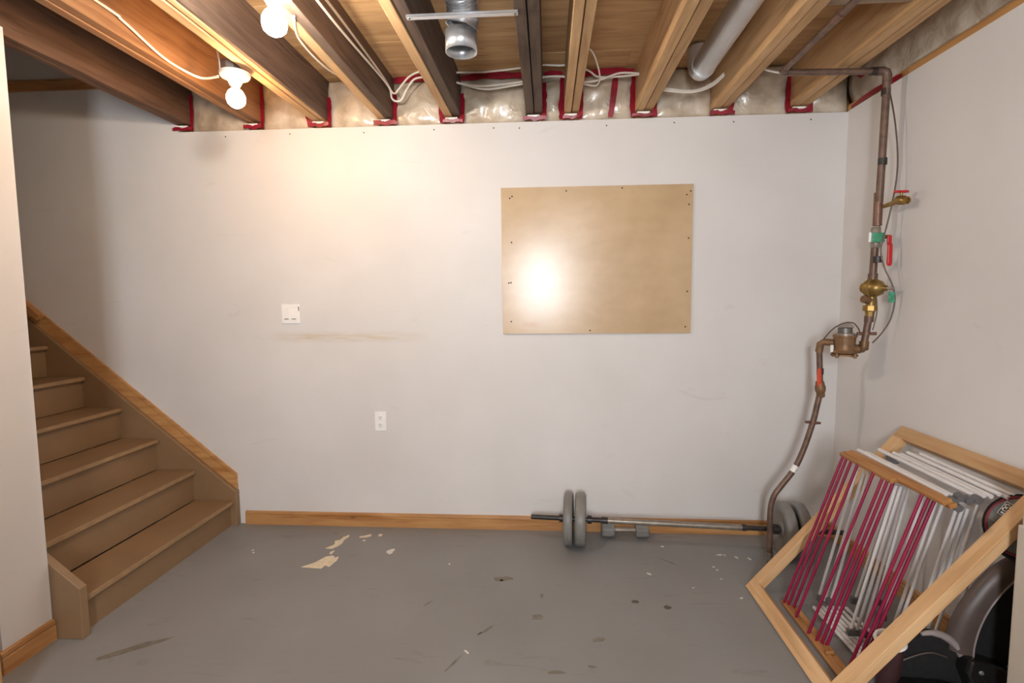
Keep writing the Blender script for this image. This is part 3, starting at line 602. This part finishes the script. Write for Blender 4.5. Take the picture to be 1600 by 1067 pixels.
# ------------------------------------------------------------------ barbell, plates, dumbbell
A0, A1 = V((-1.768, -.165, .150)), V((-.085, -.295, .150)); AD = (A1-A0).normalized()
def on(x): return A0+AD*((x-A0.x)/AD.x)
bl = thing('barbell', (-.93, -.23, 0), 'long steel barbell with black sleeves lying along baseboard', 'barbell')
obj('bar', T([on(-1.335), on(-.60)], .0165, 14), M_BARG, bl, True)
obj('sleeve', T([A0, on(-1.335)], .0135, 14), M_BLACK, bl, True); obj('sleeve', T([on(-.60), A1], .0135, 14), M_BLACK, bl, True)
for a, b, r in ((-1.605, -1.583, .022), (-1.445, -1.420, .023), (-1.365, -1.33, .019), (-.605, -.585, .0185), (-.445, -.415, .026), (-.255, -.23, .024)): obj('collar', T([on(a), on(b)], r, 14), M_BLACK, bl, True)
def plate(x, th, label):
    p = on(x); R = .1485; h = th/2
    prof = [(.0145, -h*.75), (.035, -h*.75), (.04, -h*.55), (.09, -h*.6), (.105, -h*.95), (.135, -h), (.145, -h*.8), (R, -h*.45), (R, h*.45), (.145, h*.8), (.135, h), (.105, h*.95), (.09, h*.6), (.04, h*.55), (.035, h*.75), (.0145, h*.75)]
    o = thing('weight_plate', (p.x, p.y, p.z-R), label, 'weight plate', 'plates on the barbell')
    obj('disc', lathe(nb(), prof, p, AD, 48, True), M_IRON, o, True)
    d, u, w = frame_of(AD)
    q = p-w*0+V((0, -1, 0))*(R-.002)+V((0, 0, -.05)); q = p+ (V((0, -.138, -.05)))
    obj('filler_plug', L([(0, .008), (.007, .007), (.009, 0)], q, (0, -.94, -.34), 12), M_IRON, o, True)
    return o
plate(-1.552, .052, 'grey weight plate farther from the dumbbell, outer of its pair')
plate(-1.483, .062, 'grey weight plate next to the dumbbell, inner of its pair')
plate(-.385, .056, 'grey weight plate right behind the copper floor pipe')
plate(-.312, .056, 'grey weight plate by the drying rack, outer of its pair')
db = thing('dumbbell', (-1.22, -.075, 0), 'small grey hexagonal dumbbell on floor behind the barbell', 'dumbbell')
for x in (-1.315, -1.115):
    hx = [(.046*math.cos(math.radians(30+60*k)), .046*math.sin(math.radians(30+60*k))) for k in range(6)]
    obj('head', prism(nb(), hx, lambda a, b, x=x: (x-.039, -.075+a, .040+b), lambda a, b, x=x: (x+.039, -.075+a, .040+b)), M_IRON, db, bevel=.011)
obj('handle', T([(-1.285, -.07, .04), (-1.145, -.07, .04)], .0145, 14), M_BARG, db, True)

# ------------------------------------------------------------------ pine frame leaning on the right wall
fh = thing('wooden_frame', (-.35, -.99, 0), 'bare pine rectangular frame leaning against the right wall', 'frame')
FB, FT = V((-.672, 0, .018)), V((-.020, 0, .775)); fd = (FT-FB).normalized(); fn = V((-fd.z, 0, fd.x))
Y0, Y1, BW, BT = -.600, -1.372, .060, .038
def fpnt(s, y): q = FB.lerp(FT, s); return V((q.x, y, q.z))
FL = (FT-FB).length
bar('rail', fpnt(0, Y0), fpnt(0, Y1), BW, BT, fn, FRAMEW['X'], fh); bar('rail', fpnt(1, Y0), fpnt(1, Y1), BW, BT, fn, FRAMEW['X'], fh)
e = (BW/2)/FL
bar('stile', fpnt(e, Y0-BW/2), fpnt(1-e, Y0-BW/2), BW, BT, fn, FRAMEW['X'], fh); bar('stile', fpnt(e, Y1+BW/2), fpnt(1-e, Y1+BW/2), BW, BT, fn, FRAMEW['X'], fh)

# ------------------------------------------------------------------ wooden drying rack with crimson rods
rk = thing('drying_rack', (-.57, -1.0, 0), 'folded wooden drying rack with crimson rods leaning inside pine frame', 'drying rack')
RD = [(-.594, -.767, -.363, .706), (-.583, -.786, -.357, .706), (-.569, -.805, -.347, .700), (-.591, -.878, -.362, .706), (-.591, -.989, -.363, .706), (-.583, -1.039, -.357, .704),
      (-.572, -1.057, -.349, .700), (-.556, -1.066, -.334, .694), (-.566, -1.226, -.335, .706), (-.552, -1.238, -.318, .704), (-.535, -1.240, -.298, .70)]
for bx_, y_, tx, tz in RD: obj('rod', T([(bx_, y_, .022), (tx, y_, tz+.006)], .0062, 10), M_ROD, rk, True)
def rbar(p0, p1, w, h, n='rail'): return bar(n, p0, p1, w, h, (-.32, 0, .95), RACKW['X'], rk, .003)
rbar((-.584, -.745, .016), (-.584, -1.345, .016), .030, .020); rbar((-.556, -.80, .016), (-.556, -1.345, .018), .022, .018)
rbar((-.352, -.742, .716), (-.352, -1.10, .716), .030, .018); rbar((-.338, -.765, .728), (-.318, -1.325, .720), .034, .016); rbar((-.318, -1.0, .712), (-.306, -1.335, .711), .026, .016)
obj('pivot_dowel', T([(-.59, -1.12, .028), (-.56, -1.12, .032)], .009, 10), RACKW['X'], rk, True)

# ------------------------------------------------------------------ white metal airer folded behind it
ai = thing('clothes_airer', (-.30, -1.0, 0), 'folded white metal clothes airer with grey plastic joints behind crimson rods', 'clothes airer')
TW = [(-.441, -.762, -.300, .645), (-.423, -.781, -.278, .654), (-.402, -.79, -.262, .66), (-.437, -1.008, -.286, .665), (-.416, -1.015, -.272, .665), (-.396, -1.022, -.258, .665),
      (-.288, -.774, -.140, .62), (-.194, -.779, -.075, .62), (-.236, -.894, -.093, .62), (-.254, -.981, -.102, .63), (-.215, -.96, -.065, .60), (-.232, -1.062, -.093, .60), (-.212, -1.066, -.074, .60), (-.192, -1.07, -.058, .60), (-.205, -1.12, -.06, .64), (-.15, -1.13, -.03, .60)]
for a, y_, b, z in TW: obj('strut', T([(a, y_, .045), (b, y_, z)], .0062, 10), M_TUBE, ai, True)
for x, z in ((-.470, .016), (-.450, .016), (-.430, .017), (-.409, .016), (-.388, .018), (-.36, .016), (-.33, .016)): obj('foot_tube', T([(x, -.785, z), (x+.012, -1.155, z)], .0085, 10), M_TUBE, ai, True)
for x, z, y0, y1 in ((-.312, .745, -.79, -1.265), (-.285, .738, -.80, -1.27), (-.225, .748, -.79, -1.27), (-.206, .734, -.80, -1.27), (-.182, .742, -.82, -1.26), (-.15, .736, -.82, -1.25), (-.125, .745, -.82, -1.25), (-.10, .735, -.82, -1.26), (-.078, .742, -.83, -1.26)):
    obj('hanging_tube', T([(x, y0, z), (x+.03, y1, z-.02)], .0085, 10), M_TUBE, ai, True)
def joint(x, y_, z, sx=.016, sy=.03, sz=.016): obj('joint', B(x-sx, x+sx, y_-sy, y_+sy, z-sz, z+sz), M_JOINT, ai, bevel=.005)
joint(-.432, -.77, .05, .018, .012); joint(-.405, -.79, .05, .018, .012); joint(-.428, -1.012, .05, .022, .012, .014); joint(-.392, -1.02, .05, .018, .012, .014)
joint(-.288, -.775, .05, .02, .012); joint(-.20, -.78, .05, .02, .012); joint(-.245, -.89, .05, .016, .02); joint(-.22, -1.06, .05, .03, .015)
for x, y_, z in ((-.272, -1.27, .712), (-.25, -1.27, .727), (-.225, -1.275, .718), (-.255, -1.27, .69), (-.20, -1.28, .722)): obj('end_cap', T([(x, y_, z), (x, y_-.022, z-.004)], .0145, 10), M_JOINT, ai, True)
joint(-.205, -.85, .724, .012, .03, .012); joint(-.175, -.90, .726, .012, .03, .012)
joint(-.13, -1.0, .72, .012, .03, .01)

# ------------------------------------------------------------------ sports gear piled under the frame
rb = thing('round_bag', (-.075, -1.22, .49), 'round grey bag end with dark rim, red piping and square logo', 'bag')
cc, nn_ = V((-.056, -1.315, .630)), V((-.78, -.45, .43)).normalized()
obj('body', L([(0, -.035), (.085, -.030), (.108, -.016), (.117, .0), (.114, .012), (.107, .017), (.0, .017)], cc, nn_, 40), M_CLOTH, rb, True)
obj('piping', L([(.100, .0165), (.104, .021), (.099, .025), (.094, .021)], cc, nn_, 40, closed=True), M_PIPING, rb, True)
fc = obj('end_panel', L([(.097, .016), (.094, .022), (.06, .026), (0, .027)], cc, nn_, 40), M_GREYC, rb, True)
def on_disc(u, v, h=.0275): # u to the right as seen, v up
    r_ = V((0, 0, 1)).cross(nn_).normalized(); up = nn_.cross(r_); a = .32
    u, v = u*.8-.010, v*.8+.022
    u, v = u*math.cos(a)+v*math.sin(a), -u*math.sin(a)+v*math.cos(a)
    return cc+nn_*h+r_*u+up*v
def patch(name, u0, u1, v0, v1, h0, h1, mat, par):
    bm = nb(); a = [bm.verts.new(on_disc(u, v, h0)) for u, v in ((u0, v0), (u1, v0), (u1, v1), (u0, v1))]; b = [bm.verts.new(on_disc(u, v, h1)) for u, v in ((u0, v0), (u1, v0), (u1, v1), (u0, v1))]
    bm.faces.new(a); bm.faces.new(b[::-1])
    for k in range(4): bm.faces.new((a[k], b[k], b[(k+1) % 4], a[(k+1) % 4]))
    return obj(name, bm, mat, par)
U0 = -.052
PV = .03
lg = patch('logo_border', U0-.031, U0+.031, -.029, .033, .024, .0288, M_WHITEP, fc)
patch('logo_ground', U0-.029, U0+.029, -.027, .031, .0286, .0293, M_DARKP, fc)
def ring(u, v, r, a0, a1):
    tube_ = T([on_disc(U0+u+r*math.cos(a0+(a1-a0)*k/10), v+r*math.sin(a0+(a1-a0)*k/10), .0298) for k in range(11)], .0018, 6); obj('logo_letter', tube_, M_WHITEP, fc)
for u in (-.017, .001, .019): ring(u, .017, .0072, .6, 5.7)
ring(-.017, -.001, .0072, .8, 6.0); ring(.001, -.001, .0072, 0, 6.283); ring(.019, -.001, .0072, .6, 5.7)
patch('logo_letter', U0-.023, U0+.023, -.022, -.015, .0290, .0297, M_WHITEP, fc)

gs = thing('padded_gear', (-.12, -1.3, 0), 'tall black padded gear with wide brown vinyl rim under the frame', 'sports gear')
outer = [(-.262, .175), (-.258, .23), (-.236, .30), (-.20, .37), (-.15, .443), (-.095, .492), (-.045, .52), (-.012, .53)]
inner = [(-.196, .165), (-.194, .21), (-.180, .275), (-.153, .342), (-.115, .403), (-.077, .448), (-.04, .477), (-.012, .489)]
def sp2(q): return [(v.x, v.z) for v in spline([(a, 0, b) for a, b in q], 4)]
o_, i_ = sp2(outer), sp2(inner)
bm = nb(); rows = []
for (a, b), (c_, d_) in zip(o_, i_):
    rows.append([bm.verts.new(q) for q in ((a, -1.268, b), (a-.002, -1.282, b), (a*.9+c_*.1, -1.297, b*.9+d_*.1), (a*.5+c_*.5, -1.31, b*.5+d_*.5), (c_, -1.315, d_), (c_+.003, -1.29, d_-.003), (c_, -1.268, d_))])
for a, b in zip(rows, rows[1:]):
    for k in range(6): bm.faces.new((a[k], a[k+1], b[k+1], b[k]))
    bm.faces.new((a[6], a[0], b[0], b[6]))
bm.faces.new(rows[0]); bm.faces.new(rows[-1][::-1])
obj('rim', bm, M_VINYL, gs, True)
obj('rim_piping', T([(c_-.001, -1.3165, d_) for c_, d_ in i_], .003, 6), M_GREYS, gs, True)
obj('lining', pr_y([(c_, d_-.001) for c_, d_ in i_]+[(-.012, .05), (-.192, .05)], -1.285, -1.262), M_CLOTH, gs)
bs = nb(); prism(bs, [(-.20, .03), (-.235, .12), (-.225, .172), (-.18, .165), (-.10, .14), (-.05, .115), (-.03, .0), (-.19, .0)], lambda x, z: (x, -1.345, z), lambda x, z: (x, -1.25, z))
obj('base', bs, M_GLOSSB, gs, bevel=.012)
for x, z in ((-.19, .13), (-.135, .085), (-.09, .05)): obj('rivet', L([(0, .005), (.006, .004), (.008, 0)], (x, -1.345, z), (0, -1, 0), 10), M_STEEL, gs, True)
obj('edge_cord', T([(-.10, -1.335, .152), (-.072, -1.348, .11), (-.06, -1.35, .05), (-.058, -1.35, .01)], .004, 6, smooth=5), M_JOINT, gs, True)

g2 = thing('padded_gear', (-.33, -1.24, 0), 'low black domed padded gear with grey rim and red tip', 'sports gear')
bm = nb(); rows = []
nu, nv = 20, 10
for v in range(nv+1):
    y_ = -1.165-.125*v/nv; s_ = .62+.38*math.sin(math.pi/2*min(1, v/nv*1.2)); row = []
    for u in range(nu+1):
        a = math.pi*u/nu; x = -.325-.118*s_*math.cos(a)*(1.12 if a > math.pi/2 else 1); z = .008+.222*s_*max(0, math.sin(a))**.8
        row.append(bm.verts.new((x, y_, z)))
    rows.append(row)
for a, b in zip(rows, rows[1:]):
    for k in range(nu): bm.faces.new((a[k], a[k+1], b[k+1], b[k]))
bm.faces.new(rows[0][::-1]); bm.faces.new(rows[-1])
obj('shell', bm, M_CLOTH, g2, True)
arc = [(-.325-.121*math.cos(a)*(1.12 if a > math.pi/2 else 1), -1.292, .01+.225*max(0, math.sin(a))**.8) for a in [math.pi*k/24 for k in range(25)]]
obj('brown_band', T([(x, y_+.03, z+.001) for x, y_, z in arc[2:13]], .010, 8), M_VINYL, g2, True)
obj('rim', T(arc[10:24], [.006, .009, .012, .014, .015, .016, .015, .013], 10), M_GREYS, g2, True)
obj('red_tip', T([arc[22], arc[23]], [.017, .014], 10), M_RED, g2, True)
obj('seam', T([(-.43, -1.295, .125), (-.37, -1.298, .155), (-.32, -1.298, .165), (-.27, -1.298, .15)], .003, 6, smooth=5), M_VINYL, g2, True)
fp_ = nb(); prism(fp_, [(-.44, .0), (-.445, .05), (-.42, .072), (-.30, .068), (-.20, .05), (-.18, .0)], lambda x, z: (x, -1.352, z), lambda x, z: (x, -1.294, z))
obj('front_flap', fp_, M_GLOSSB, g2, bevel=.010)
for x, z in ((-.37, .055), (-.30, .05), (-.25, .045)): obj('stud', L([(0, .004), (.008, .003), (.010, 0)], (x, -1.352, z), (0, -1, 0), 10), M_STEEL, g2, True)
cu = thing('cup', (-.447, -1.27, 0), 'dark open cup with thick white rim standing under the frame', 'cup')
ax = V((-.08, -.16, 1)).normalized(); cb = V((-.445, -1.262, .0065))
obj('body', L([(0, 0), (.034, 0), (.036, .02), (.044, .196), (.039, .196), (.032, .02), (0, .015)], cb, ax, 28), M_CUPB, cu, True)
obj('rim', L([(.038, .194), (.046, .191), (.0505, .199), (.048, .207), (.040, .207), (.037, .201)], cb, ax, 28, closed=True), M_WHITEP, cu, True)
